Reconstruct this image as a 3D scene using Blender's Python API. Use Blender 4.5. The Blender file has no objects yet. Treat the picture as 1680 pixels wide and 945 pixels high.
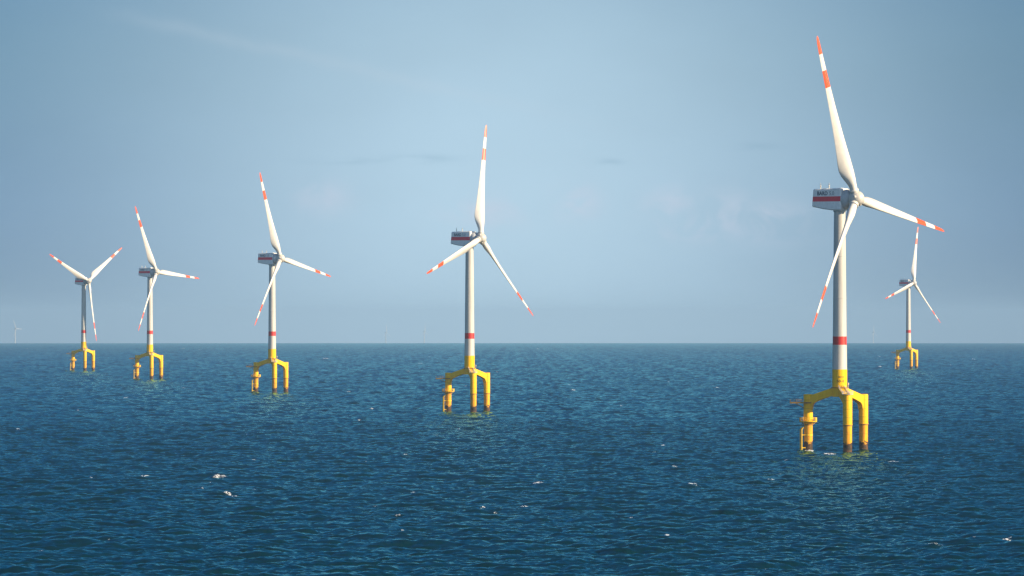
import bpy, bmesh, math, random
import numpy as np
from mathutils import Vector, Matrix

R_ = math.radians
scene = bpy.context.scene
COL = scene.collection

# ------------------------------------------------------------------ camera
EARTH = 7.43e6            # earth radius with ordinary refraction, metres
CAM_H = 45.5              # eye height above the sea
FOC = 9100.0              # focal length in pixels of a 1680 pixel wide frame
EYE_Y = 531.1             # row of the true eye level
cam_d = bpy.data.cameras.new('camera')
cam = bpy.data.objects.new('camera', cam_d)
COL.objects.link(cam)
cam_d.sensor_width = 36.0
cam_d.lens = 36.0 * FOC / 1680.0
cam_d.clip_start = 1.0
cam_d.clip_end = 200000.0
cam.location = (0, 0, CAM_H)
cam.rotation_euler = (R_(90) + math.atan((EYE_Y - 472.5) / FOC), 0, 0)
scene.camera = cam

# ------------------------------------------------------------------ sun and sky
SUN_EL, SUN_AZ = 24.0, 110.0        # azimuth clockwise from +Y, the way the camera looks
SKY_STRENGTH = 0.0507
EXPOSURE = 0.85
sd = bpy.data.lights.new('sun', 'SUN')
sd.energy = 5.0
sd.angle = R_(0.53)
sd.color = (1.0, 0.80, 0.54)
sun = bpy.data.objects.new('sun', sd)
COL.objects.link(sun)
sv = Vector((math.sin(R_(SUN_AZ)) * math.cos(R_(SUN_EL)), math.cos(R_(SUN_AZ)) * math.cos(R_(SUN_EL)), math.sin(R_(SUN_EL))))
sun.rotation_euler = sv.to_track_quat('Z', 'Y').to_euler()
sun.location = sv * 300

world = bpy.data.worlds.new('World')
scene.world = world
world.use_nodes = True
wt = world.node_tree
wt.nodes.clear()


class NT:
    """small helper for building node trees"""
    def __init__(self, tree):
        self.t = tree

    def n(self, kind, **kw):
        nd = self.t.nodes.new(kind)
        for k, v in kw.items():
            setattr(nd, k, v)
        return nd

    def link(self, a, b):
        self.t.links.new(a, b)

    def val(self, sock, x):
        if isinstance(x, bpy.types.NodeSocket):
            self.link(x, sock)
        elif x is not None:
            sock.default_value = x

    def m(self, op, a, b=None, c=None, clamp=False):
        nd = self.n('ShaderNodeMath', operation=op, use_clamp=clamp)
        for i, x in enumerate((a, b, c)):
            if x is not None:
                self.val(nd.inputs[i], x)
        return nd.outputs[0]

    def ss(self, x, a, b):
        nd = self.n('ShaderNodeMapRange', interpolation_type='SMOOTHSTEP')
        self.val(nd.inputs[0], x)
        nd.inputs[1].default_value = a
        nd.inputs[2].default_value = b
        return nd.outputs[0]

    def xyz(self, x, y, z):
        nd = self.n('ShaderNodeCombineXYZ')
        for i, v in enumerate((x, y, z)):
            self.val(nd.inputs[i], v)
        return nd.outputs[0]

    def noise(self, vec, scale, detail=4, rough=0.55, dist=0.0):
        nd = self.n('ShaderNodeTexNoise')
        if vec is not None:
            self.link(vec, nd.inputs['Vector'])
        nd.inputs['Scale'].default_value = scale
        nd.inputs['Detail'].default_value = detail
        nd.inputs['Roughness'].default_value = rough
        nd.inputs['Distortion'].default_value = dist
        return nd.outputs[0]

    def mix(self, f, a, b, mode='MIX'):
        nd = self.n('ShaderNodeMix', data_type='RGBA', blend_type=mode)
        self.val(nd.inputs[0], f)
        self.val(nd.inputs[6], a if isinstance(a, bpy.types.NodeSocket) else (*a, 1) if a is not None else None)
        self.val(nd.inputs[7], b if isinstance(b, bpy.types.NodeSocket) else (*b, 1))
        return nd.outputs[2]


W = NT(wt)
sky = W.n('ShaderNodeTexSky', sky_type='NISHITA', sun_disc=False)
sky.sun_elevation = R_(SUN_EL)
sky.sun_rotation = R_(SUN_AZ)
sky.altitude = 0
sky.air_density = 1.0
sky.dust_density = 0.1
sky.ozone_density = 4.0
tc = W.n('ShaderNodeTexCoord')
sp = W.n('ShaderNodeSeparateXYZ')
W.link(tc.outputs['Generated'], sp.inputs[0])
ysafe = W.m('MAXIMUM', W.m('ABSOLUTE', sp.outputs[1]), 0.02)
U = W.m('DIVIDE', sp.outputs[0], ysafe)        # tangent of azimuth
V = W.m('DIVIDE', sp.outputs[2], ysafe)        # tangent of elevation
front = W.m('GREATER_THAN', sp.outputs[1], 0.0)


def gauss(u0, v0, su, sv_):
    a = W.m('POWER', W.m('DIVIDE', W.m('SUBTRACT', U, u0), su), 2)
    b = W.m('POWER', W.m('DIVIDE', W.m('SUBTRACT', V, v0), sv_), 2)
    return W.m('EXPONENT', W.m('MULTIPLY', W.m('ADD', a, b), -1.0))


def over(a, b):     # union of two soft masks
    return W.m('SUBTRACT', W.m('ADD', a, b), W.m('MULTIPLY', a, b))


# sky tinted deep blue ahead, brightened behind the camera to fill the shaded sides
back_fill = W.ss(sp.outputs[1], 0.05, -0.60)
high = W.ss(sp.outputs[2], 0.055, 0.15)
low = W.ss(sp.outputs[2], 0.055, 0.010)
ahead = W.mix(high, W.mix(low, (0.29, 0.48, 0.74), (0.24, 0.43, 0.92)), (0.02, 0.46, 0.72))
tint = W.mix(1.0, sky.outputs[0], W.mix(back_fill, ahead, (2.1, 1.9, 1.75)), 'MULTIPLY')
# brightness painted into the middle of the sky, imitating lens vignetting at the edges
mid_glow = gauss(-0.002, 0.018, 0.074, 0.070)
mid_glow = W.m('MULTIPLY', mid_glow, front)
cur = W.mix(W.m("MULTIPLY", mid_glow, 0.98), tint, (5.35, 7.45, 9.0))
# fraying contrail running down from the upper left
p0 = ((200 - 840) / FOC, (531 - 25) / FOC)
p1 = ((1060 - 840) / FOC, (531 - 220) / FOC)
ll = math.hypot(p1[0] - p0[0], p1[1] - p0[1])
ex, ey = (p1[0] - p0[0]) / ll, (p1[1] - p0[1]) / ll
du, dv = W.m('SUBTRACT', U, p0[0]), W.m('SUBTRACT', V, p0[1])
along = W.m('ADD', W.m('MULTIPLY', du, ex), W.m('MULTIPLY', dv, ey))
across = W.m('SUBTRACT', W.m('MULTIPLY', du, -ey), W.m('MULTIPLY', dv, -ex))
uv = W.xyz(U, V, 0.0)
wob = W.m('MULTIPLY', W.m('SUBTRACT', W.noise(uv, 90, 4), 0.5), 0.0035)
across = W.m('ADD', across, wob)
trail = W.m('EXPONENT', W.m('MULTIPLY', W.m('POWER', W.m('DIVIDE', across, 0.00125), 2), -1.0))
trail = W.m('MULTIPLY', trail, W.m('MULTIPLY', W.ss(along, -0.008, 0.012), W.ss(along, 0.103, 0.045)))
trail = W.m('MULTIPLY', trail, W.m('ADD', 0.35, W.noise(uv, 160, 3)))
cur = W.mix(W.m('MULTIPLY', trail, W.m('MULTIPLY', front, 0.15)), cur, (6.2, 7.2, 8.2))
# small far cumulus tops, faint pink, low over the sea
cl = None
for px, py, sx, sy in ((948, 332, 34, 30), (1098, 342, 38, 34), (1140, 372, 60, 22), (1195, 352, 46, 34), (1265, 362, 62, 30),
                       (530, 326, 40, 26), (795, 348, 60, 24)):
    g = gauss((px - 840) / FOC, (531 - py) / FOC, sx / FOC, sy / FOC)
    cl = g if cl is None else W.m('MAXIMUM', cl, g)
cn = W.noise(W.xyz(W.m('MULTIPLY', U, 0.8), V, 1.7), 190, 5, 0.5, 0.6)
clm = W.m('MULTIPLY', cl, W.ss(cn, 0.34, 0.60))
cur = W.mix(W.m('MULTIPLY', clm, W.m('MULTIPLY', front, 0.46)), cur, (6.8, 7.3, 8.7))
# flat bluish streaks
st = None
for px, py, sx, sy in ((690, 260, 60, 7), (575, 264, 70, 5), (1235, 240, 45, 6), (1003, 266, 20, 6)):
    g = gauss((px - 840) / FOC, (531 - py) / FOC, sx / FOC, sy / FOC)
    st = g if st is None else W.m('MAXIMUM', st, g)
sn = W.noise(W.xyz(W.m('MULTIPLY', U, 0.3), V, 4.4), 420, 4, 0.5)
stm = W.m('MULTIPLY', st, W.ss(sn, 0.30, 0.62))
cur = W.mix(W.m('MULTIPLY', stm, W.m('MULTIPLY', front, 0.30)), cur, (2.6, 4.3, 5.7))
# mottled unevenness over the sky
mo = W.noise(W.xyz(U, W.m('MULTIPLY', V, 2.0), 9.0), 30, 4, 0.5)
cur = W.mix(1.0, cur, W.xyz(*[W.m('ADD', 0.94, W.m('MULTIPLY', mo, 0.12))] * 3), 'MULTIPLY')
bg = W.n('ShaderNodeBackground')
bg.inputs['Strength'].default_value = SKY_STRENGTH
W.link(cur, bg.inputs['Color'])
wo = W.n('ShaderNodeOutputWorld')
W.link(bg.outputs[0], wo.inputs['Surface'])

vs = scene.view_settings
vs.view_transform = 'Standard'
vs.look = 'None'
vs.gamma = 1.0
vs.exposure = EXPOSURE
vs.use_curve_mapping = False
scene.cycles.use_denoising = True
scene.cycles.use_adaptive_sampling = False
scene.cycles.max_bounces = 6
scene.cycles.volume_bounces = 0
scene.cycles.caustics_reflective = False
scene.cycles.caustics_refractive = False


# ------------------------------------------------------------------ materials
def new_mat(name):
    m = bpy.data.materials.new(name)
    m.use_nodes = True
    t = NT(m.node_tree)
    m.node_tree.nodes.clear()
    out = t.n('ShaderNodeOutputMaterial')
    b = t.n('ShaderNodeBsdfPrincipled')
    t.link(b.outputs[0], out.inputs['Surface'])
    return m, t, b, out


def paint(name, col, rough=0.4, wear=0.10, streak=True, scale=0.6):
    """coated steel or gel coat with faint run-off streaks and mottling"""
    m, t, b, o = new_mat(name)
    c = t.n('ShaderNodeTexCoord').outputs['Object']
    mp = t.n('ShaderNodeMapping')
    mp.inputs['Scale'].default_value = (1.6, 1.6, 0.10 if streak else 1.2)
    t.link(c, mp.inputs[0])
    n = t.noise(mp.outputs[0], scale, 5, 0.6)
    dark = tuple(x * (1 - wear * 2.2) for x in col)
    light = tuple(min(1, x * (1 + wear * 0.5)) for x in col)
    t.link(t.mix(t.ss(n, 0.3, 0.7), dark, light), b.inputs['Base Color'])
    b.inputs['Roughness'].default_value = rough
    return m


M_WHITE = paint('white_tower_paint', (0.60, 0.575, 0.53), 0.42, 0.07)
M_BLADE = paint('white_gel_coat', (0.78, 0.75, 0.70), 0.35, 0.04, False, 0.3)
M_NAC = paint('grey_white_housing', (0.86, 0.86, 0.85), 0.42, 0.05, False)
M_NACF = paint('grey_front_housing', (0.50, 0.52, 0.54), 0.45, 0.06, False)
M_HUB = paint('white_hub', (0.60, 0.57, 0.52), 0.42, 0.05, False)
M_RED = paint('signal_red', (0.62, 0.035, 0.025), 0.42, 0.06)
M_ORANGE = paint('blade_red_orange', (0.80, 0.105, 0.030), 0.38, 0.05, False)
M_STRIPE = paint('crimson_stripe', (0.85, 0.02, 0.06), 0.42, 0.04, False)
M_YEL = paint('yellow_steel', (0.99, 0.565, 0.003), 0.6, 0.06)
M_YEL.node_tree.nodes['Principled BSDF'].inputs['Specular IOR Level'].default_value = 0.25
M_YEL2 = paint('yellow_rail', (0.96, 0.58, 0.01), 0.5, 0.05)
M_RUSTY = paint('dull_ochre_steel', (0.38, 0.20, 0.03), 0.6, 0.12, False)
M_DARK = paint('dark_joint', (0.10, 0.07, 0.03), 0.7, 0.1, False)
M_NAVY = paint('navy_letters', (0.012, 0.035, 0.085), 0.5, 0.02, False)
M_GREYL = paint('pale_grey_letters', (0.27, 0.31, 0.35), 0.5, 0.02, False)
M_BLACKL = paint('brown_black_letters', (0.10, 0.055, 0.01), 0.6, 0.02, False)
M_GALV = paint('galvanised_rail', (0.72, 0.66, 0.55), 0.45, 0.05, False)


def pile_material():
    m, t, b, o = new_mat('pile_steel')
    c = t.n('ShaderNodeTexCoord').outputs['Object']
    s = t.n('ShaderNodeSeparateXYZ')
    t.link(c, s.inputs[0])
    z = s.outputs[2]
    mp = t.n('ShaderNodeMapping')
    mp.inputs['Scale'].default_value = (1.2, 1.2, 0.13)
    t.link(c, mp.inputs[0])
    streak = t.noise(mp.outputs[0], 1.0, 5, 0.6)
    blot = t.noise(c, 0.8, 5, 0.62)
    # yellow above the sleeve joint, rust-run ochre below, weed at the water line
    ochre = t.mix(t.ss(streak, 0.36, 0.66), (0.92, 0.49, 0.008), (0.70, 0.29, 0.016))
    ochre = t.mix(t.m('MULTIPLY', t.ss(blot, 0.54, 0.72), 0.6), ochre, (0.42, 0.13, 0.03))
    yel = t.mix(t.ss(streak, 0.3, 0.7), (0.94, 0.49, 0.004), (0.99, 0.565, 0.003))
    base = t.mix(t.ss(z, 9.70, 9.72), ochre, yel)
    seam = t.m('LESS_THAN', t.m('FRACT', t.m('DIVIDE', z, 3.05)), 0.05)
    base = t.mix(t.m('MULTIPLY', seam, 0.5), base, (0.33, 0.16, 0.015))
    edge = t.m('ADD', z, t.m('MULTIPLY', t.m('SUBTRACT', blot, 0.5), 5.0))
    weed = t.mix(t.ss(blot, 0.35, 0.65), (0.030, 0.026, 0.018), (0.13, 0.060, 0.022))
    base = t.mix(t.ss(edge, 3.4, 2.9), base, weed)
    t.link(base, b.inputs['Base Color'])
    b.inputs['Roughness'].default_value = 0.6
    b.inputs['Specular IOR Level'].default_value = 0.25
    return m


M_PILE = pile_material()


# ------------------------------------------------------------------ mesh helpers
class MB:
    """gathers shapes for ONE mesh object"""
    def __init__(self):
        self.v, self.f, self.mi, self.sm = [], [], [], []

    def add(self, vs_, fs, mi=0, smooth=False):
        b = len(self.v)
        self.v += [tuple(x) for x in vs_]
        for k, f in enumerate(fs):
            self.f.append(tuple(b + i for i in f))
            self.mi.append(mi[k] if isinstance(mi, (list, tuple)) else mi)
            self.sm.append(smooth)

    def box(self, c, s, mi=0, rot=None):
        vs_ = []
        for dz in (-.5, .5):
            for dx, dy in ((-.5, -.5), (.5, -.5), (.5, .5), (-.5, .5)):
                p = Vector((dx * s[0], dy * s[1], dz * s[2]))
                if rot is not None:
                    p = rot @ p
                vs_.append(Vector(c) + p)
        self.add(vs_, [(3, 2, 1, 0), (4, 5, 6, 7), (0, 1, 5, 4), (1, 2, 6, 5), (2, 3, 7, 6), (3, 0, 4, 7)], mi)

    def rings(self, rings, mi=0, smooth=True, cap=True):
        """loft closed rings of equal length; mi may be a list, one per band"""
        n = len(rings[0])
        b = len(self.v)
        for r in rings:
            self.v += [tuple(p) for p in r]
        for k in range(len(rings) - 1):
            for i in range(n):
                j = (i + 1) % n
                self.f.append((b + k * n + i, b + k * n + j, b + (k + 1) * n + j, b + (k + 1) * n + i))
                self.mi.append(mi[k] if isinstance(mi, (list, tuple)) else mi)
                self.sm.append(smooth)
        if cap:
            first, last = (mi[0], mi[-1]) if isinstance(mi, (list, tuple)) else (mi, mi)
            self.f.append(tuple(b + i for i in range(n))[::-1]); self.mi.append(first); self.sm.append(False)
            e = b + (len(rings) - 1) * n
            self.f.append(tuple(e + i for i in range(n))); self.mi.append(last); self.sm.append(False)

    def lathe(self, prof, seg=32, mi=0, center=(0, 0, 0), cap=True):
        """prof: list of (radius, z)"""
        rs = []
        for r, z in prof:
            rs.append([(center[0] + r * math.cos(2 * math.pi * i / seg), center[1] + r * math.sin(2 * math.pi * i / seg), center[2] + z) for i in range(seg)])
        self.rings(rs, mi, True, cap)

    def tube(self, p, q, r, seg=8, mi=0, r2=None):
        p, q = Vector(p), Vector(q)
        d = (q - p).normalized()
        a = d.orthogonal().normalized()
        b = d.cross(a)
        rs = []
        for c, rr in ((p, r), (q, r if r2 is None else r2)):
            rs.append([c + a * rr * math.cos(2 * math.pi * i / seg) + b * rr * math.sin(2 * math.pi * i / seg) for i in range(seg)])
        self.rings(rs, mi, True, True)

    def ball(self, c, r, mi=0, seg=16, sc=(1, 1, 1)):
        prof = []
        for k in range(9):
            a = -math.pi / 2 + math.pi * k / 8
            prof.append((max(1e-3, r * math.cos(a)), r * math.sin(a)))
        b = len(self.v)
        self.lathe(prof, seg, mi)
        for i in range(b, len(self.v)):
            x, y, z = self.v[i]
            self.v[i] = (c[0] + x * sc[0], c[1] + y * sc[1], c[2] + z * sc[2])

    def build(self, name, mats, parent=None, link=True, bevel=0.0):
        me = bpy.data.meshes.new(name)
        me.from_pydata(self.v, [], self.f)
        for m in (mats if isinstance(mats, (list, tuple)) else [mats]):
            me.materials.append(m)
        me.polygons.foreach_set('material_index', self.mi)
        me.polygons.foreach_set('use_smooth', self.sm)
        bm = bmesh.new()
        bm.from_mesh(me)
        bmesh.ops.recalc_face_normals(bm, faces=bm.faces)
        if bevel > 0:
            ed = [e for e in bm.edges if len(e.link_faces) == 2 and e.calc_face_angle(0) > 0.5]
            bmesh.ops.bevel(bm, geom=ed, offset=bevel, segments=2, affect='EDGES', profile=0.5)
        # sharp creases stay crisp under smooth shading
        for e in bm.edges:
            if len(e.link_faces) == 2 and e.calc_face_angle(0) > R_(38):
                e.smooth = False
        bm.to_mesh(me)
        bm.free()
        o = bpy.data.objects.new(name, me)
        if link:
            COL.objects.link(o)
        if parent is not None:
            o.parent = parent
        return o


def tag(o, label=None, cat=None, group=None, kind=None):
    for k, v in (('label', label), ('category', cat), ('group', group), ('kind', kind)):
        if v:
            o[k] = v
    return o


def text_mesh(name, body, mat, parent, height, width, xspace=1.0, bold=0.0):
    cu = bpy.data.curves.new('lettering_curve', 'FONT')
    cu.body = body
    cu.size = 1.0
    cu.extrude = 0.006
    cu.offset = bold
    cu.space_character = xspace
    cu.align_x = 'LEFT'
    tmp = bpy.data.objects.new('lettering_curve', cu)
    COL.objects.link(tmp)
    dg = bpy.context.evaluated_depsgraph_get()
    me = bpy.data.meshes.new_from_object(tmp.evaluated_get(dg))
    bpy.data.objects.remove(tmp)
    bpy.data.curves.remove(cu)
    n = len(me.vertices)
    co = np.empty(n * 3)
    me.vertices.foreach_get('co', co)
    co = co.reshape(-1, 3)
    lo, hi = co.min(0), co.max(0)
    co[:, 0] = (co[:, 0] - lo[0]) / (hi[0] - lo[0]) * width
    co[:, 1] = (co[:, 1] - lo[1]) / (hi[1] - lo[1]) * height
    me.vertices.foreach_set('co', co.ravel())
    me.materials.clear()
    me.materials.append(mat)
    o = bpy.data.objects.new(name, me)
    COL.objects.link(o)
    o.parent = parent
    return o


# ------------------------------------------------------------------ the sea
WIND = math.atan2(0.80, -0.60)      # the waves run away and to the left


def spectrum_tile(L, N, kmin, kmax, seed, alpha=0.034, kp=2 * math.pi / 26):
    """random sea of one wavenumber band: height and horizontal shift, period L"""
    rng = np.random.default_rng(seed)
    k1 = 2 * np.pi * np.fft.fftfreq(N, L / N)
    kx, ky = np.meshgrid(k1, k1, indexing='ij')
    k = np.hypot(kx, ky)
    k[0, 0] = 1
    th = np.arctan2(ky, kx) - WIND
    D = (2 / np.pi) * np.cos(th) ** 2 * (np.cos(th) > 0) * 0.8 + 0.2 / (2 * np.pi)
    S = alpha / 2 * k ** -4.0 * D * np.exp(-1.25 * (kp / k) ** 2)
    S[(k < kmin) | (k >= kmax)] = 0
    S[0, 0] = 0
    dk = 2 * np.pi / L
    amp = np.sqrt(S * dk * dk)
    F = amp * (rng.standard_normal((N, N)) + 1j * rng.standard_normal((N, N))) * N * N
    h = np.fft.ifft2(F).real
    dx = np.fft.ifft2(F * 1j * kx / k).real
    dy = np.fft.ifft2(F * 1j * ky / k).real
    return h.astype(np.float32), dx.astype(np.float32), dy.astype(np.float32), L, N


def sample(tile, x, y, rot=0.0):
    h, dx, dy, L, N = tile
    u = x / L * N
    v = y / L * N
    i = np.floor(u).astype(np.int64); j = np.floor(v).astype(np.int64)
    fu = (u - i).astype(np.float32); fv = (v - j).astype(np.float32)
    i %= N; j %= N
    i1 = (i + 1) % N; j1 = (j + 1) % N
    out = []
    for a in (h, dx, dy):
        out.append(a[i, j] * (1 - fu) * (1 - fv) + a[i1, j] * fu * (1 - fv) + a[i, j1] * (1 - fu) * fv + a[i1, j1] * fu * fv)
    return out


def at_sea(px, py):
    """point of the smooth curved sea seen in pixel (px, py)"""
    o = py - EYE_Y
    d = CAM_H * FOC / o
    for _ in range(30):
        d = (CAM_H + d * d / (2 * EARTH)) * FOC / o
    return (px - 840) / FOC * d, d


WHITECAPS = [(362, 784, 25, 9), (238, 780, 18, 5), (345, 790, 14, 4), (205, 653, 14, 3), (1132, 797, 14, 5), (933, 631, 12, 3), (1292, 754, 12, 4), (1303, 762, 12, 3),
             (884, 796, 16, 4), (1432, 855, 16, 5), (1600, 828, 12, 4), (1648, 886, 16, 5), (860, 829, 14, 4), (1552, 660, 14, 3), (1550, 684, 10, 3),
             (665, 745, 16, 3), (790, 832, 8, 3), (585, 662, 8, 3), (589, 690, 6, 3), (752, 705, 6, 3), (1467, 760, 20, 3), (1360, 744, 22, 3),
             (535, 588, 12, 2.5), (703, 585, 6, 2), (1596, 589, 10, 2.5), (1628, 594, 10, 2.5), (1443, 601, 5, 4), (1384, 584, 6, 2), (610, 671, 6, 3),
             (372, 811, 14, 4), (385, 815, 10, 3), (103, 793, 14, 3), (148, 782, 6, 3), (415, 753, 10, 3), (1088, 730, 8, 3), (1105, 765, 8, 4),
             (1265, 787, 12, 3), (1480, 700, 12, 3), (1175, 636, 10, 3), (30, 706, 5, 2), (1095, 876, 12, 4), (976, 875, 12, 4), (530, 742, 8, 2),
             (990, 730, 8, 3), (1075, 742, 8, 3), (680, 808, 10, 3), (1525, 895, 20, 4), (690, 596, 8, 2), (940, 640, 10, 2), (1320, 707, 10, 3)]


def build_sea():
    t1 = spectrum_tile(509.0, 512, 0, 2 * np.pi / 9, 3)
    t2 = spectrum_tile(131.0, 512, 2 * np.pi / 9, 2 * np.pi / 2.4, 7, 0.055)
    t3 = spectrum_tile(41.0, 256, 2 * np.pi / 2.4, 2 * np.pi / 1.2, 11, 0.085)
    rows = [0, 60, 150, 300, 450, 600, 700, 780]
    d = 840.0
    while d < 2600:
        rows.append(d); d *= 1.00075
    while d < 16000:
        rows.append(d); d *= 1.0012
    while d < 24000:
        rows.append(d); d *= 1.003
    while d < 46000:
        rows.append(d); d *= 1.005
    rows = np.array(rows)
    mid = np.linspace(R_(-7.2), R_(7.2), 1281)
    wide = np.concatenate([np.linspace(R_(7.2), R_(16), 170)[1:], np.linspace(R_(16), R_(36), 110)[1:]])
    fine = np.concatenate([-wide[::-1], mid, wide])         # the wavy sector, thinning out to the sides
    coarse = np.linspace(R_(36), R_(324), 60)[1:-1]
    az = np.concatenate([fine, coarse])
    nr, nc = len(rows), len(az)
    rr, aa = np.meshgrid(rows, az, indexing='ij')
    x = rr * np.sin(aa); y = rr * np.cos(aa)
    edge = np.clip((R_(35) - np.abs(np.where(az > math.pi, az - 2 * math.pi, az))) / R_(12), 0, 1)
    w = np.broadcast_to(edge[None, :], rr.shape) * np.clip((rr - 780) / 120, 0, 1)
    h = np.zeros(rr.shape); sx = np.zeros(rr.shape); sy = np.zeros(rr.shape)
    # the swell stands for the finer waves too where the grid grows coarser
    gain = 1 + 0.5 * np.clip((rr - 2500) / 5000, 0, 1)
    for t, chop, fade, off, g in ((t1, 1.1, (10000, 26000), (0, 0), gain), (t2, 1.15, (5000, 20000), (17.3, 5.1), 1.0), (t3, 0.8, (2000, 4500), (3.3, 9.7), 1.0)):
        a, b, c = sample(t, x + off[0], y + off[1])
        f = w * (1 - np.clip((rr - fade[0]) / (fade[1] - fade[0]), 0, 1)) * g
        h += a * f; sx += b * f * chop; sy += c * f * chop
    foam = np.zeros(rr.shape)
    rng = np.random.default_rng(5)
    caps = [(at_sea(px, py + 0.3 * hh), ww, hh, 1.35) for px, py, ww, hh in WHITECAPS]
    for _ in range(280):
        q = rng.random()
        px, py = rng.uniform(-60, 1740), 572 + 370 * q ** 1.9
        caps.append((at_sea(px, py), rng.uniform(3, 10), rng.uniform(0.8, 2.0), rng.uniform(0.4, 0.9)))
    for (cx, cy), ww, hh, str_ in caps:
        s = FOC / cy
        wid = max(0.8, ww / s * 0.5); top = hh / s * 0.42
        dep = max(1.3, top * 2.4, cy * 0.0012)
        i0, i1 = np.searchsorted(rows, cy - 4 * dep), np.searchsorted(rows, cy + 4 * dep)
        a0 = math.atan2(cx, cy)
        j0, j1 = np.searchsorted(fine, a0 - 3 * wid / cy), np.searchsorted(fine, a0 + 3 * wid / cy)
        if i1 <= i0 or j1 <= j0:
            continue
        X = x[i0:i1, j0:j1] - cx; Y = y[i0:i1, j0:j1] - cy
        sk = rng.uniform(-0.5, 0.5)
        Y = Y - sk * X + 0.35 * X * X / wid
        hump = np.exp(-(X / wid) ** 2) * np.where(Y < 0, np.exp(-(Y / (dep * 0.75)) ** 2), np.exp(-(Y / dep) ** 2))
        h[i0:i1, j0:j1] += top * hump
        fm = str_ * np.exp(-(X / wid) ** 4) * np.exp(-((Y + dep * 0.35) / (dep * 0.8)) ** 2)
        foam[i0:i1, j0:j1] = np.maximum(foam[i0:i1, j0:j1], fm)
    # wash round the piles
    for px, d in ((1377.6, 1989), (770.3, 2896), (446.4, 3751), (245.9, 4683)):
        for k in range(3):
            a = R_(160.3) + 2 * math.pi * k / 3
            cx, cy = (px - 840) / FOC * d + 11.8 * math.cos(a), d + 11.8 * math.sin(a)
            i0, i1 = np.searchsorted(rows, cy - 16), np.searchsorted(rows, cy + 16)
            a0 = math.atan2(cx, cy)
            j0, j1 = np.searchsorted(fine, a0 - 9 / cy), np.searchsorted(fine, a0 + 9 / cy)
            X = x[i0:i1, j0:j1] - cx; Y = y[i0:i1, j0:j1] - cy
            q = np.hypot(X + 0.5, Y * 0.5 + 0.6)
            fm = 1.0 * np.exp(-np.clip((q - 1.5) / 1.0, 0, None) ** 2)
            foam[i0:i1, j0:j1] = np.maximum(foam[i0:i1, j0:j1], fm)
    z = h - rr * rr / (2 * EARTH)
    co = np.stack([x - sx, y - sy, z], -1).reshape(-1, 3).astype(np.float32)
    i, j = np.meshgrid(np.arange(nr - 1), np.arange(nc), indexing='ij')
    j1 = (j + 1) % nc
    quads = np.stack([i * nc + j, (i + 1) * nc + j, (i + 1) * nc + j1, i * nc + j1], -1).reshape(-1, 4)
    me = bpy.data.meshes.new('sea')
    me.vertices.add(len(co)); me.vertices.foreach_set('co', co.ravel())
    nq = len(quads)
    me.loops.add(nq * 4); me.loops.foreach_set('vertex_index', quads.ravel()[:].astype(np.int32))
    me.polygons.add(nq)
    me.polygons.foreach_set('loop_start', np.arange(0, nq * 4, 4, dtype=np.int32))
    me.polygons.foreach_set('loop_total', np.full(nq, 4, dtype=np.int32))
    me.polygons.foreach_set('use_smooth', np.ones(nq, dtype=bool))
    me.update()
    # face up
    if me.polygons[nc * 20].normal.z < 0:
        me.flip_normals()
    at = me.attributes.new('foam', 'FLOAT', 'POINT')
    at.data.foreach_set('value', foam.ravel().astype(np.float32))
    at = me.attributes.new('waves', 'FLOAT', 'POINT')
    at.data.foreach_set('value', w.ravel().astype(np.float32))
    o = bpy.data.objects.new('sea', me)
    COL.objects.link(o)
    tag(o, 'dark blue wind-ruffled sea with scattered whitecaps', 'sea', kind='structure')
    return o


sea = build_sea()


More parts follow.
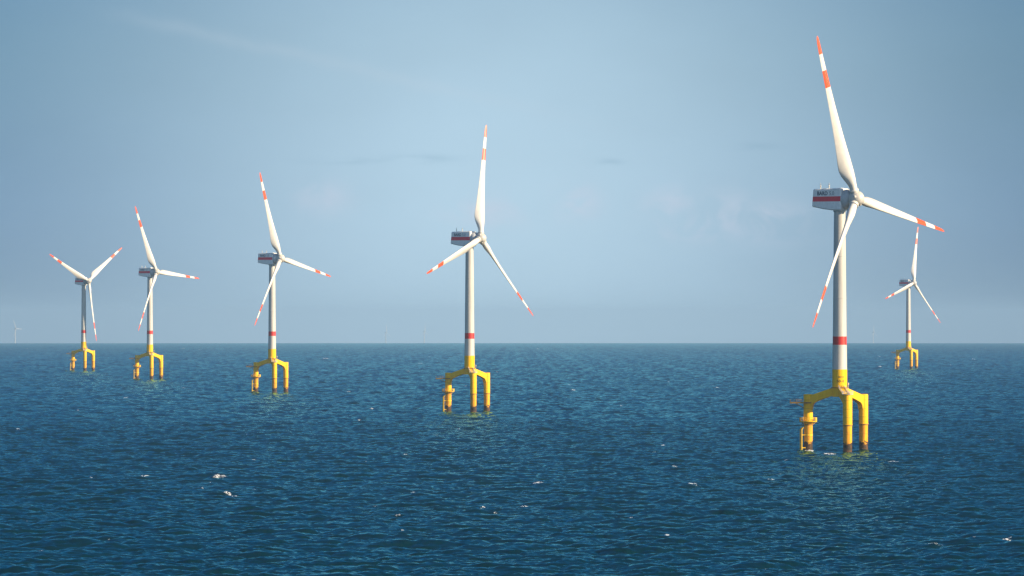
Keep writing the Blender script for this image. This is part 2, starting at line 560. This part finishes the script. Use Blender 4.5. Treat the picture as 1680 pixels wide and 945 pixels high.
def sea_material():
    m, t, b, o = new_mat('sea_water')
    t.t.nodes.remove(b)
    geo = t.n('ShaderNodeNewGeometry')
    pos = geo.outputs['Position']
    mp = t.n('ShaderNodeMapping')
    mp.inputs['Rotation'].default_value = (0, 0, -WIND)
    mp.inputs['Scale'].default_value = (1.0, 0.5, 0.6)
    t.link(pos, mp.inputs[0])
    n1 = t.noise(mp.outputs[0], 0.42, 5, 0.55)
    n2 = t.noise(mp.outputs[0], 2.2, 3, 0.5)
    gmap = t.n('ShaderNodeMapping')
    gmap.inputs['Scale'].default_value = (1.0, 0.22, 1.0)
    t.link(pos, gmap.inputs[0])
    gust = t.m('ADD', 0.12, t.m('MULTIPLY', t.ss(t.noise(gmap.outputs[0], 0.045, 4, 0.55), 0.32, 0.68), 0.40))
    gust = t.m('MULTIPLY', gust, t.m('ADD', 0.55, t.m('MULTIPLY', t.ss(t.noise(gmap.outputs[0], 0.006, 3, 0.5), 0.35, 0.65), 0.9)))
    ln = t.n('ShaderNodeVectorMath', operation='LENGTH')
    t.link(pos, ln.inputs[0])
    wa = t.n('ShaderNodeAttribute', attribute_name='waves')
    far = t.m('MAXIMUM', t.ss(ln.outputs['Value'], 5500, 13000), t.m('SUBTRACT', 1.0, wa.outputs['Fac']))      # where the grid no longer holds the waves
    n3 = t.noise(pos, 0.11, 4, 0.6)
    hgt = t.m('ADD', t.m('MULTIPLY', n3, t.m('MULTIPLY', far, 1.5)), t.m('MULTIPLY', n1, gust))
    hgt = t.m('ADD', hgt, t.m('MULTIPLY', n2, 0.03))
    bp = t.n('ShaderNodeBump')
    bp.inputs['Strength'].default_value = 1.0
    bp.inputs['Distance'].default_value = 1.0
    t.link(hgt, bp.inputs['Height'])
    at = t.n('ShaderNodeAttribute', attribute_name='foam')
    fmap = t.n('ShaderNodeMapping')
    fmap.inputs['Scale'].default_value = (1.0, 0.45, 1.6)
    t.link(pos, fmap.inputs[0])
    fn = t.ss(t.noise(fmap.outputs[0], 1.1, 6, 0.75, 1.2), 0.42, 0.62)
    fo = t.m('MULTIPLY', at.outputs['Fac'], t.m('ADD', 0.08, t.m('MULTIPLY', fn, 1.1)))
    fo = t.m('MULTIPLY', t.ss(fo, 0.30, 0.80), 0.95)
    body = t.noise(pos, 0.02, 3, 0.5)
    water = t.n('ShaderNodeBsdfDiffuse')
    t.link(t.mix(body, (0.0004, 0.016, 0.024), (0.001, 0.023, 0.032)), water.inputs['Color'])
    t.link(bp.outputs[0], water.inputs['Normal'])
    gl = t.n('ShaderNodeBsdfGlossy')
    gl.inputs['Color'].default_value = (0.32, 0.78, 0.84, 1)
    gl.inputs['Roughness'].default_value = 0.09
    t.link(bp.outputs[0], gl.inputs['Normal'])
    fr = t.n('ShaderNodeFresnel')
    fr.inputs['IOR'].default_value = 1.333
    t.link(bp.outputs[0], fr.inputs['Normal'])
    mx = t.n('ShaderNodeMixShader')
    t.link(fr.outputs[0], mx.inputs[0]); t.link(water.outputs[0], mx.inputs[1]); t.link(gl.outputs[0], mx.inputs[2])
    foam = t.n('ShaderNodeBsdfDiffuse')
    foam.inputs['Color'].default_value = (0.84, 0.88, 0.92, 1)
    mf = t.n('ShaderNodeMixShader')
    t.link(fo, mf.inputs[0]); t.link(mx.outputs[0], mf.inputs[1]); t.link(foam.outputs[0], mf.inputs[2])
    t.link(mf.outputs[0], o.inputs['Surface'])
    return m


sea.data.materials.append(sea_material())

# ------------------------------------------------------------------ haze over the water
hz = MB()
hz.box((0, 0, (-160 + 168) / 2), (94000, 94000, 328))
haze = hz.build('haze', [])
tag(haze, 'thin pale sea haze', 'haze', kind='stuff')
hm = bpy.data.materials.new('sea_haze')
hm.use_nodes = True
hm.node_tree.nodes.clear()
H = NT(hm.node_tree)
pv = H.n('ShaderNodeVolumePrincipled')
pv.inputs['Color'].default_value = (0.43, 0.69, 1.0, 1)
pv.inputs['Density'].default_value = 2.7e-5
pv.inputs['Anisotropy'].default_value = 0.0
ho = H.n('ShaderNodeOutputMaterial')
H.link(pv.outputs[0], ho.inputs['Volume'])
haze.data.materials.append(hm)

# ------------------------------------------------------------------ wind turbine parts
HUB_Z, OVER, TILT = 90.6, 6.8, R_(5.2)
PILE_R = 11.8
PHI = R_(160.3)                     # direction of the pile with the landing


def make_blade():
    mb = MB()
    # radius, chord, twist, thickness/chord, circle blend
    st = [(2.3, 2.75, 44, 1.0, 1), (4.2, 2.75, 44, 1.0, 1), (5.5, 3.1, 43, .86, .8), (7.5, 4.2, 41, .58, .4), (9.5, 5.2, 38, .44, .12), (11.5, 5.65, 36, .37, 0),
          (14, 5.5, 33, .32, 0), (18, 4.85, 30, .29, 0), (23, 4.15, 27, .26, 0), (29, 3.5, 24, .24, 0), (35, 2.95, 22, .22, 0), (42, 2.4, 20, .21, 0),
          (48.3, 2.0, 19, .2, 0), (54.4, 1.62, 18, .19, 0), (58.5, 1.3, 18, .18, 0), (60.2, .95, 18, .18, 0), (60.9, .45, 18, .18, 0), (61.1, .12, 18, .2, 0)]
    n = 28
    rings = []
    for r, c, tw, tk, ci in st:
        ring = []
        a = R_(tw)
        lead = Vector((math.sin(a), math.cos(a), 0))
        thick = Vector((math.cos(a), -math.sin(a), 0))
        for i in range(n):
            t = 2 * math.pi * i / n
            # aerofoil: s from leading edge 0 to trailing edge 1
            s = (1 - math.cos(t)) / 2
            yt = 5 * (0.2969 * math.sqrt(s) - 0.126 * s - 0.3516 * s * s + 0.2843 * s ** 3 - 0.1015 * s ** 4) * tk
            side = 1 if t < math.pi else -1
            pa = (0.30 - s, side * yt + 0.035 * math.sin(math.pi * s))
            pc = (0.5 * math.cos(t), 0.5 * math.sin(t))
            q0 = pa[0] * (1 - ci) + pc[0] * ci
            q1 = pa[1] * (1 - ci) + pc[1] * ci
            p = lead * (q0 * c) + thick * (q1 * c)
            p.x += 1.3 * (r / 61) ** 2
            p.z = r
            ring.append(p)
        rings.append(ring)
    mi = []
    for k in range(len(st) - 1):
        r = st[k][0]
        mi.append(1 if (42 <= r < 48 or r >= 54) else 0)
    mb.rings(rings, mi)
    return mb.build('blade', [M_BLADE, M_ORANGE])


def make_hub():
    """spinner about local x, rotor centre at the origin"""
    mb = MB()
    prof = [(1.9, -1.75), (2.45, -1.55), (2.65, -0.6), (2.68, 0.5), (2.5, 1.3), (2.05, 2.1), (1.35, 2.7), (0.65, 2.98), (0.02, 3.05)]
    b0 = len(mb.v)
    mb.lathe(prof, 36)
    for k in range(3):
        a = 2 * math.pi * k / 3
        d = Vector((0, -math.sin(a), math.cos(a)))
        mb.tube(d * 1.2, d * 2.95, 1.62, 28)
        c = 2 * math.pi * (k + 0.5) / 3
        e = Vector((0.9, -2.35 * math.sin(c), 2.35 * math.cos(c)))
        mb.ball(e, 0.62)
    for i in range(b0, b0 + 36 * len(prof)):
        x, y, z = mb.v[i]
        mb.v[i] = (z, x, y)
    hub = mb.build('hub', [M_HUB])
    for k in range(3):
        a = 2 * math.pi * k / 3
        d = Vector((0, -math.sin(a), math.cos(a)))
        rb = MB()
        rb.tube(d * 2.95, d * 3.3, 1.74, 28)
        rb.build('blade_flange', [M_BLADE], hub)
    return hub


def make_nacelle():
    """box housing, local x points upwind, origin on the tower axis at hub height"""
    mb = MB()
    nacs = []

    def sec(x, hw, zt, zb, ch, lean=0.0):
        pts = [(hw - ch, zt), (hw, zt - ch), (hw, 0.8), (hw, -1.0), (hw, zb + ch), (hw - ch, zb)]
        pts = pts + [(-y, z) for y, z in pts[::-1]]
        return [(x + lean * (z - zb) / (zt - zb), y, z) for y, z in pts]
    S = [sec(-9.75, 2.92, 3.42, -2.75, .35, .55), sec(-9.6, 3.0, 3.5, -2.85, .35, .5), sec(-5.2, 3.0, 3.6, -3.75, .35, .3), sec(-1.5, 3.0, 3.68, -4.2, .35), sec(1.7, 3.0, 3.7, -4.25, .35),
         sec(2.2, 2.75, 3.55, -4.0, .35)]
    n = len(S[0])
    b = 0
    for s in S:
        mb.v += s
    for k in range(len(S) - 1):
        for i in range(n):
            j = (i + 1) % n
            mb.f.append((k * n + i, k * n + j, (k + 1) * n + j, (k + 1) * n + i))
            mb.mi.append(1 if i in (2, 8) else 0)
            mb.sm.append(False)
    mb.f.append(tuple(range(n))[::-1]); mb.mi.append(0); mb.sm.append(False)
    mb.f.append(tuple((len(S) - 1) * n + i for i in range(n))); mb.mi.append(0); mb.sm.append(False)
    # round generator cover between box and hub
    rings = []
    for x, r, zc in ((2.0, 3.45, -0.25), (3.0, 3.5, -0.2), (3.8, 3.35, -0.1), (4.4, 2.9, 0.0), (4.8, 2.3, 0.02), (5.2, 2.0, 0.05)):
        rings.append([(x, r * 0.86 * math.sin(2 * math.pi * i / 32), zc + r * math.cos(2 * math.pi * i / 32)) for i in range(32)])
    mb.rings(rings, 2)
    # roof hatch and cooler hoods
    mb.box((-6.0, 0.4, 3.64), (2.2, 2.4, 0.22))
    mb.box((0.0, 0.4, 3.75), (1.8, 2.2, 0.16))
    # yaw collar on top of the tower
    mb.lathe([(2.15, -4.75), (2.3, -4.6), (2.3, -4.15)], 32, 2)
    o = mb.build('nacelle', [M_NAC, M_STRIPE, M_NACF])
    for x in (-6.55, -3.0):
        w = MB()
        w.tube((x, -2.3, 3.4), (x, -2.3, 5.7), 0.07, 6)
        w.tube((x, -2.3, 3.5), (x, -2.3, 4.3), 0.16, 6)
        w.ball((x, -2.3, 4.55), 0.27, 0, 8)
        w.tube((x - .45, -2.3, 5.15), (x + .45, -2.3, 5.15), 0.045, 6)
        w.build('wind_mast', [M_GALV], o)
    rx = Matrix.Rotation(R_(90), 4, 'X')
    t = text_mesh('lettering', 'BARD', M_NAVY, o, 1.42, 4.3, 1.0, 0.030)
    t.matrix_local = Matrix.Translation((-7.55, -3.012, 1.22)) @ rx
    t = text_mesh('lettering', '5.0', M_GREYL, o, 1.42, 2.0, 1.0, 0.012)
    t.matrix_local = Matrix.Translation((-2.55, -3.012, 1.22)) @ rx
    return o


def make_tower():
    mb = MB()
    prof = [(2.60, 19.6), (2.66, 20.0), (2.66, 29.4), (2.64, 29.41), (2.55, 38.2), (2.53, 38.21), (2.50, 41.2), (2.48, 41.21)]
    mi = [1, 1, 0, 0, 2, 2, 0]
    for z in (48, 55, 55.12, 62, 70, 70.12, 78, 85.9):
        r = 2.48 - (z - 41) * (0.43 / 45)
        if abs(z - int(z)) > 0.01 or z in (55, 70):
            r += 0.0
        prof.append((r, z)); mi.append(0)
    mb.lathe(prof, 48, mi)
    # thin bolted flange lips
    for z, r, k in ((55, 2.36, 0), (70, 2.22, 0)):
        mb.lathe([(r, z - .12), (r + .05, z - .10), (r + .05, z + .10), (r, z + .12)], 48, k, cap=False)
    return mb.build('tower', [M_WHITE, M_YEL, M_RED])


def radial(a, r, z, side=0.0):
    return Vector((math.cos(a) * r - math.sin(a) * side, math.sin(a) * r + math.cos(a) * side, z))


def make_arm():
    """box girder from the tower node to one pile, along local +x"""
    mb = MB()
    prof = [(1.6, 22.75), (3.0, 22.6), (10.4, 20.15), (11.3, 19.9), (11.3, 18.2), (10.42, 14.9), (10.34, 14.9), (10.22, 15.8), (9.95, 16.75), (9.4, 17.4), (8.4, 17.9), (6.6, 18.65), (4.4, 19.4), (2.6, 19.85), (1.6, 19.85)]
    n = len(prof)
    vs_ = [(x, -1.25, z) for x, z in prof] + [(x, 1.25, z) for x, z in prof]
    fs = [tuple(range(n)), tuple(range(n, 2 * n))[::-1]] + [(i, (i + 1) % n, n + (i + 1) % n, n + i) for i in range(n)]
    mb.add(vs_, fs)
    return mb.build('support_arm', [M_YEL], bevel=0.07)


def make_pile():
    mb = MB()
    prof = [(1.58, -14), (1.58, 9.45), (1.76, 9.5), (1.76, 9.85), (1.66, 9.9), (1.66, 20.2), (1.58, 20.42), (0.02, 20.5)]
    mb.lathe(prof, 40)
    o = mb.build('pile', [M_PILE])
    f = MB()
    f.lathe([(1.70, 9.46), (1.79, 9.5), (1.79, 9.78), (1.70, 9.82)], 40, 0, cap=False)
    f.build('sleeve_joint', [M_RUSTY], o)
    return o


def make_platform():
    """round access platform on the landing pile, origin on the pile axis"""
    mb = MB()
    mb.lathe([(1.68, 10.55), (3.15, 10.55), (3.2, 10.62), (3.2, 10.80), (3.15, 10.86), (1.68, 10.86)], 28, 0, cap=False)
    for k in range(8):
        a = 2 * math.pi * k / 8
        mb.tube(radial(a, 1.66, 9.6), radial(a, 3.0, 10.56), 0.09, 6)
    o = mb.build('access_platform', [M_YEL2])
    r = MB()
    n = 24
    for k in range(n):
        a, b = 2 * math.pi * k / n, 2 * math.pi * (k + 1) / n
        for z in (11.25, 11.65, 12.05):
            r.tube(radial(a, 3.12, z), radial(b, 3.12, z), 0.055, 6)
        if k % 2 == 0:
            r.tube(radial(a, 3.12, 10.8), radial(a, 3.12, 12.1), 0.055, 6)
    for a in (R_(170), R_(200), R_(-20), R_(15), R_(90), R_(270)):      # toe panels and lockers along the rail
        m = Matrix.Rotation(a, 3, 'Z')
        r.box(radial(a, 3.05, 11.45), (0.06, 0.95, 1.05), 0, m)
    r.build('railing', [M_YEL2], o)
    return o


def make_landing():
    """boat landing: two fender tubes, stand-off struts and a ladder"""
    mb = MB()
    a = R_(192)
    for s in (-0.95, 0.95):
        mb.tube(radial(a, 2.65, -3, s), radial(a, 2.65, 7.9, s), 0.21, 12)
        mb.tube(radial(a, 2.65, 7.9, s), radial(a, 2.0, 8.5, s), 0.17, 10)
        for z in (1.2, 5.8):
            mb.tube(radial(a, 1.2, z, s), radial(a, 2.65, z, s), 0.16, 10)
    mb.lathe([(1.60, 5.55), (1.68, 5.58), (1.68, 6.0), (1.60, 6.03)], 32, 0, cap=False)
    o = mb.build('boat_landing', [M_YEL2])
    ld = MB()
    for s in (-0.28, 0.28):
        ld.tube(radial(a, 2.15, -1, s), radial(a, 2.15, 10.6, s), 0.05, 6)
    for k in range(26):
        z = -0.6 + k * 0.43
        ld.tube(radial(a, 2.15, z, -0.28), radial(a, 2.15, z, 0.28), 0.035, 6)
    ld.build('ladder', [M_RUSTY], o)
    return o


def make_deck():
    """narrow laydown deck reaching out from the head of the landing pile"""
    mb = MB()
    prof = [(-1.9, -1.7), (0.5, -1.95), (2.2, -1.75), (6.6, -0.75), (6.6, 0.75), (2.2, 1.75), (0.5, 1.95), (-1.9, 1.7)]
    n = len(prof)
    vs_ = [(x, y, 17.15) for x, y in prof] + [(x, y, 17.70) for x, y in prof]
    mb.add(vs_, [tuple(range(n))[::-1], tuple(range(n, 2 * n))] + [(i, (i + 1) % n, n + (i + 1) % n, n + i) for i in range(n)])
    mb.tube((1.4, 0, 15.4), (4.6, 0, 17.25), 0.16, 8)
    o = mb.build('laydown_deck', [M_RUSTY])
    r = MB()
    pts = [(2.2, -1.7), (6.5, -0.7), (6.5, 0.7), (2.2, 1.7)]
    for p, q in zip(pts[:-1], pts[1:]):
        for z in (18.1, 18.6):
            r.tube((*p, z), (*q, z), 0.04, 6)
        for t in (0, .5, 1):
            x, y = p[0] + (q[0] - p[0]) * t, p[1] + (q[1] - p[1]) * t
            r.tube((x, y, 17.6), (x, y, 18.65), 0.04, 6)
    r.build('railing', [M_RUSTY], o)
    return o


def make_gangway():
    """stair with pale handrails down the middle arm, along local +x"""
    mb = MB()
    def zt(x):
        return 22.7 - (x - 3.0) * (2.45 / 7.4)
    for s in (-0.95, 0.95):
        mb.box(((2.9 + 11) / 2, s, 0), (0.001, 0.001, 0.001))
    mb.v.clear(); mb.f.clear(); mb.mi.clear(); mb.sm.clear()
    pts = [3.0 + 0.925 * i for i in range(9)]
    for s in (-1.15, 1.15):
        for i, x in enumerate(pts):
            mb.tube((x, s, zt(x) - 0.1), (x, s, zt(x) + 1.1), 0.05, 6)
            if i:
                p = pts[i - 1]
                for dz in (0.55, 1.1):
                    mb.tube((p, s, zt(p) + dz), (x, s, zt(x) + dz), 0.05, 6)
        # stringer plate
        x0, x1 = pts[0], pts[-1]
        vs_ = [(x0, s, zt(x0) - .05), (x1, s, zt(x1) - .05), (x1, s, zt(x1) + .25), (x0, s, zt(x0) + .25)]
        vs_ += [(x, y + 0.06, z) for x, y, z in vs_]
        mb.add(vs_, [(0, 1, 2, 3), (7, 6, 5, 4), (0, 1, 5, 4), (1, 2, 6, 5), (2, 3, 7, 6), (3, 0, 4, 7)])
    return mb.build('gangway', [M_GALV])


def make_pile_guard():
    """railed landing on top of the middle pile"""
    mb = MB()
    mb.lathe([(1.2, 20.52), (2.0, 20.52), (2.05, 20.6), (2.05, 20.75), (1.2, 20.75)], 24, 0, cap=False)
    n = 16
    for k in range(n):
        a, b = 2 * math.pi * k / n, 2 * math.pi * (k + 1) / n
        for z in (21.2, 21.75):
            mb.tube(radial(a, 1.98, z), radial(b, 1.98, z), 0.05, 6)
        mb.tube(radial(a, 1.98, 20.7), radial(a, 1.98, 21.8), 0.05, 6)
    return mb.build('pile_landing', [M_GALV])


def make_ring():
    mb = MB()
    # collar at the foot of the tower with a walkway kerb
    mb.lathe([(2.6, 22.75), (3.2, 22.8), (3.25, 22.95), (3.2, 23.05), (2.6, 23.08)], 40, 0, cap=False)
    return mb.build('tower_collar', [M_RUSTY])


def make_lamp():
    mb = MB()
    mb.tube((0, 0, 0), (0, 0, 1.7), 0.07, 8)
    mb.tube((0, 0, 1.55), (0, 0, 2.15), 0.2, 10)
    mb.ball((0, 0, 2.2), 0.2, 0, 10)
    return mb.build('marker_lamp', [M_GALV])


def place(o, parent, m):
    o.parent = parent
    o.matrix_parent_inverse = Matrix.Identity(4)
    o.matrix_basis = m
    return o


root = bpy.data.objects.new('wind_turbine', None)
root.empty_display_size = 5
COL.objects.link(root)
parts_rotor, parts_fixed = [], []
place(make_tower(), root, Matrix.Identity(4))
pile0 = make_pile()
arm0 = make_arm()
for k in range(3):
    a = PHI + 2 * math.pi * k / 3
    if k == 0:
        p, q = pile0, arm0
    else:
        p = pile0.copy(); COL.objects.link(p)
        for ch in pile0.children:
            c = ch.copy(); COL.objects.link(c); c.parent = p
        q = arm0.copy(); COL.objects.link(q)
    place(p, root, Matrix.Translation(radial(a, PILE_R, 0)) @ Matrix.Rotation(a, 4, 'Z'))
    place(q, root, Matrix.Rotation(a, 4, 'Z'))
aL, aM, aR = PHI, PHI + 2 * math.pi / 3, PHI + 4 * math.pi / 3
place(make_platform(), root, Matrix.Translation(radial(aL, PILE_R, 0)))
place(make_landing(), root, Matrix.Translation(radial(aL, PILE_R, 0)))
place(make_deck(), root, Matrix.Translation(radial(aL, PILE_R, 0)) @ Matrix.Rotation(R_(185), 4, 'Z'))
place(make_gangway(), root, Matrix.Rotation(aM, 4, 'Z'))
place(make_pile_guard(), root, Matrix.Translation(radial(aM, PILE_R, 0)))
place(make_ring(), root, Matrix.Identity(4))
place(make_lamp(), root, Matrix.Translation(radial(aR, 4.3, 22.2)))
nac = place(make_nacelle(), root, Matrix.Translation((0, 0, HUB_Z)))
hub = place(make_hub(), root, Matrix.Translation((OVER, 0, HUB_Z)))
blade0 = make_blade()
blades = [blade0]
for k in range(2):
    b = blade0.copy(); COL.objects.link(b); blades.append(b)
for b in blades:
    place(b, root, Matrix.Identity(4))


def kids(o):
    return [c for c in o.children]


def pose(r, psi, theta, x, y):
    """turn nacelle and rotor of one turbine: psi from the line of sight, theta of the first blade"""
    al = math.atan2(x, y)
    ax = Vector((math.sin(psi) * math.cos(al) - math.cos(psi) * math.sin(al), -math.sin(psi) * math.sin(al) - math.cos(psi) * math.cos(al)))
    yaw = math.atan2(ax.y, ax.x)
    head = Matrix.Translation((0, 0, HUB_Z)) @ Matrix.Rotation(yaw, 4, 'Z')
    rot = head @ Matrix.Translation((OVER, 0, 0)) @ Matrix.Rotation(-TILT, 4, 'Y')
    k = 0
    for c in kids(r):
        n = c.name.split('.')[0]
        if n == 'nacelle':
            c.matrix_basis = head
        elif n == 'hub':
            c.matrix_basis = rot @ Matrix.Rotation(theta - R_(90), 4, 'X')
        elif n == 'blade':
            c.matrix_basis = rot @ Matrix.Rotation(theta - R_(90) + k * 2 * math.pi / 3, 4, 'X')
            k += 1


def copy_tree(o, parent=None):
    c = o.copy(); COL.objects.link(c)
    if parent is not None:
        c.parent = parent
    for ch in kids(o):
        copy_tree(ch, c)
    return c


TURB = [  # base column, distance, yaw, blade angle, label
    (1377.6, 1989, 59.5, 109.5, 'nearest and largest wind turbine, dark lettering on its grey nacelle, numbers on its foot'),
    (770.3, 2896, 58.5, 78.0, 'white wind turbine alone in the middle, one blade upright and two slanting down'),
    (446.4, 3751, 57.0, 108.5, 'white wind turbine between the middle one and the two smaller ones at left'),
    (245.9, 4683, 55.0, 115.0, 'small wind turbine second from the left, one blade almost level to the right'),
    (137.4, 5594, 46.0, 34.0, 'leftmost yellow-footed wind turbine, two blades raised in a V and one hanging down'),
    (1490.3, 5822, 57.0, 76.0, 'small red-tipped wind turbine standing far off behind the nearest one at right')]
protos = [root] + [copy_tree(root) for _ in TURB[1:]]
for r, (px, d, psi, th, lab) in zip(protos, TURB):
    x = (px - 840) / FOC * d
    r.location = (x, d, -d * d / (2 * EARTH))
    pose(r, R_(psi), R_(th), x, d)
    tag(r, lab, 'wind turbine', 'tripod wind turbines standing in the sea')

# lettering on the yellow foot of the nearest turbine, wrapped round the tower wall
al1 = math.atan2((1377.6 - 840) / FOC, 1)
for body, zc, hgt, wid, off, mat in (('BO11', 26.7, 0.62, 1.9, 0.55, M_BLACKL), ('50-4', 25.2, 0.95, 2.7, 0.25, M_BLACKL), ('0.5 m', 23.35, 0.62, 2.3, 0.7, M_BLACKL)):
    tw = [c for c in kids(root) if c.name.split('.')[0] == 'tower'][0]
    t = text_mesh('lettering', body, mat, tw, hgt, wid, 1.05, 0.02)
    n = len(t.data.vertices)
    co = np.empty(n * 3); t.data.vertices.foreach_get('co', co); co = co.reshape(-1, 3)
    rad = 2.672 + co[:, 2]
    ang = -math.pi / 2 - al1 + (co[:, 0] - wid / 2 + off) / 2.67
    out = np.stack([rad * np.cos(ang), rad * np.sin(ang), zc + co[:, 1] - hgt / 2], -1)
    t.data.vertices.foreach_set('co', out.ravel())
    t.data.update()

M_FAR = paint('pale_grey_far_paint', (0.46, 0.47, 0.48), 0.5, 0.03)

# ------------------------------------------------------------------ turbines beyond the horizon
FAR = [(25, 33500, 60, 118, 'faint white wind turbine at the far left edge, standing on the horizon'),
       (633, 40500, 60, 92, 'faint tiny wind turbine on the horizon, left one of two beside the middle turbine'),
       (696, 39000, 58, 88, 'faint tiny wind turbine on the horizon, right one of two beside the middle turbine'),
       (1432.5, 40500, 58, 92, 'faint tiny wind turbine on the horizon, just right of the nearest tower')]
bl = blade0.data
bco = [v.co.copy() for v in bl.vertices]
bfa = [tuple(p.vertices) for p in bl.polygons]
for px, d, psi, th, lab in FAR:
    x = (px - 840) / FOC * d
    o = bpy.data.objects.new('distant_wind_turbine', None)
    COL.objects.link(o)
    o.location = (x, d, -d * d / (2 * EARTH))
    tw = MB(); tw.lathe([(3.0, 0), (2.9, 20), (2.0, 88)], 20); place(tw.build('tower', [M_FAR]), o, Matrix.Identity(4))
    nc = MB(); nc.box((-1, 0, 90), (13, 5, 6)); nc.ball((6.8, 0, 90.4), 2.8)
    yaw = -R_(90 - psi)
    place(nc.build('nacelle', [M_FAR], bevel=0.3), o, Matrix.Rotation(yaw, 4, 'Z'))
    for k in range(3):
        mb = MB(); mb.add(bco, bfa, 0, True)
        place(mb.build('blade', [M_FAR]), o, Matrix.Translation((0, 0, HUB_Z)) @ Matrix.Rotation(yaw, 4, 'Z') @ Matrix.Translation((OVER, 0, 0)) @ Matrix.Rotation(R_(th - 90 + 120 * k), 4, 'X'))
    tag(o, lab, 'wind turbine', 'distant turbines along the horizon')
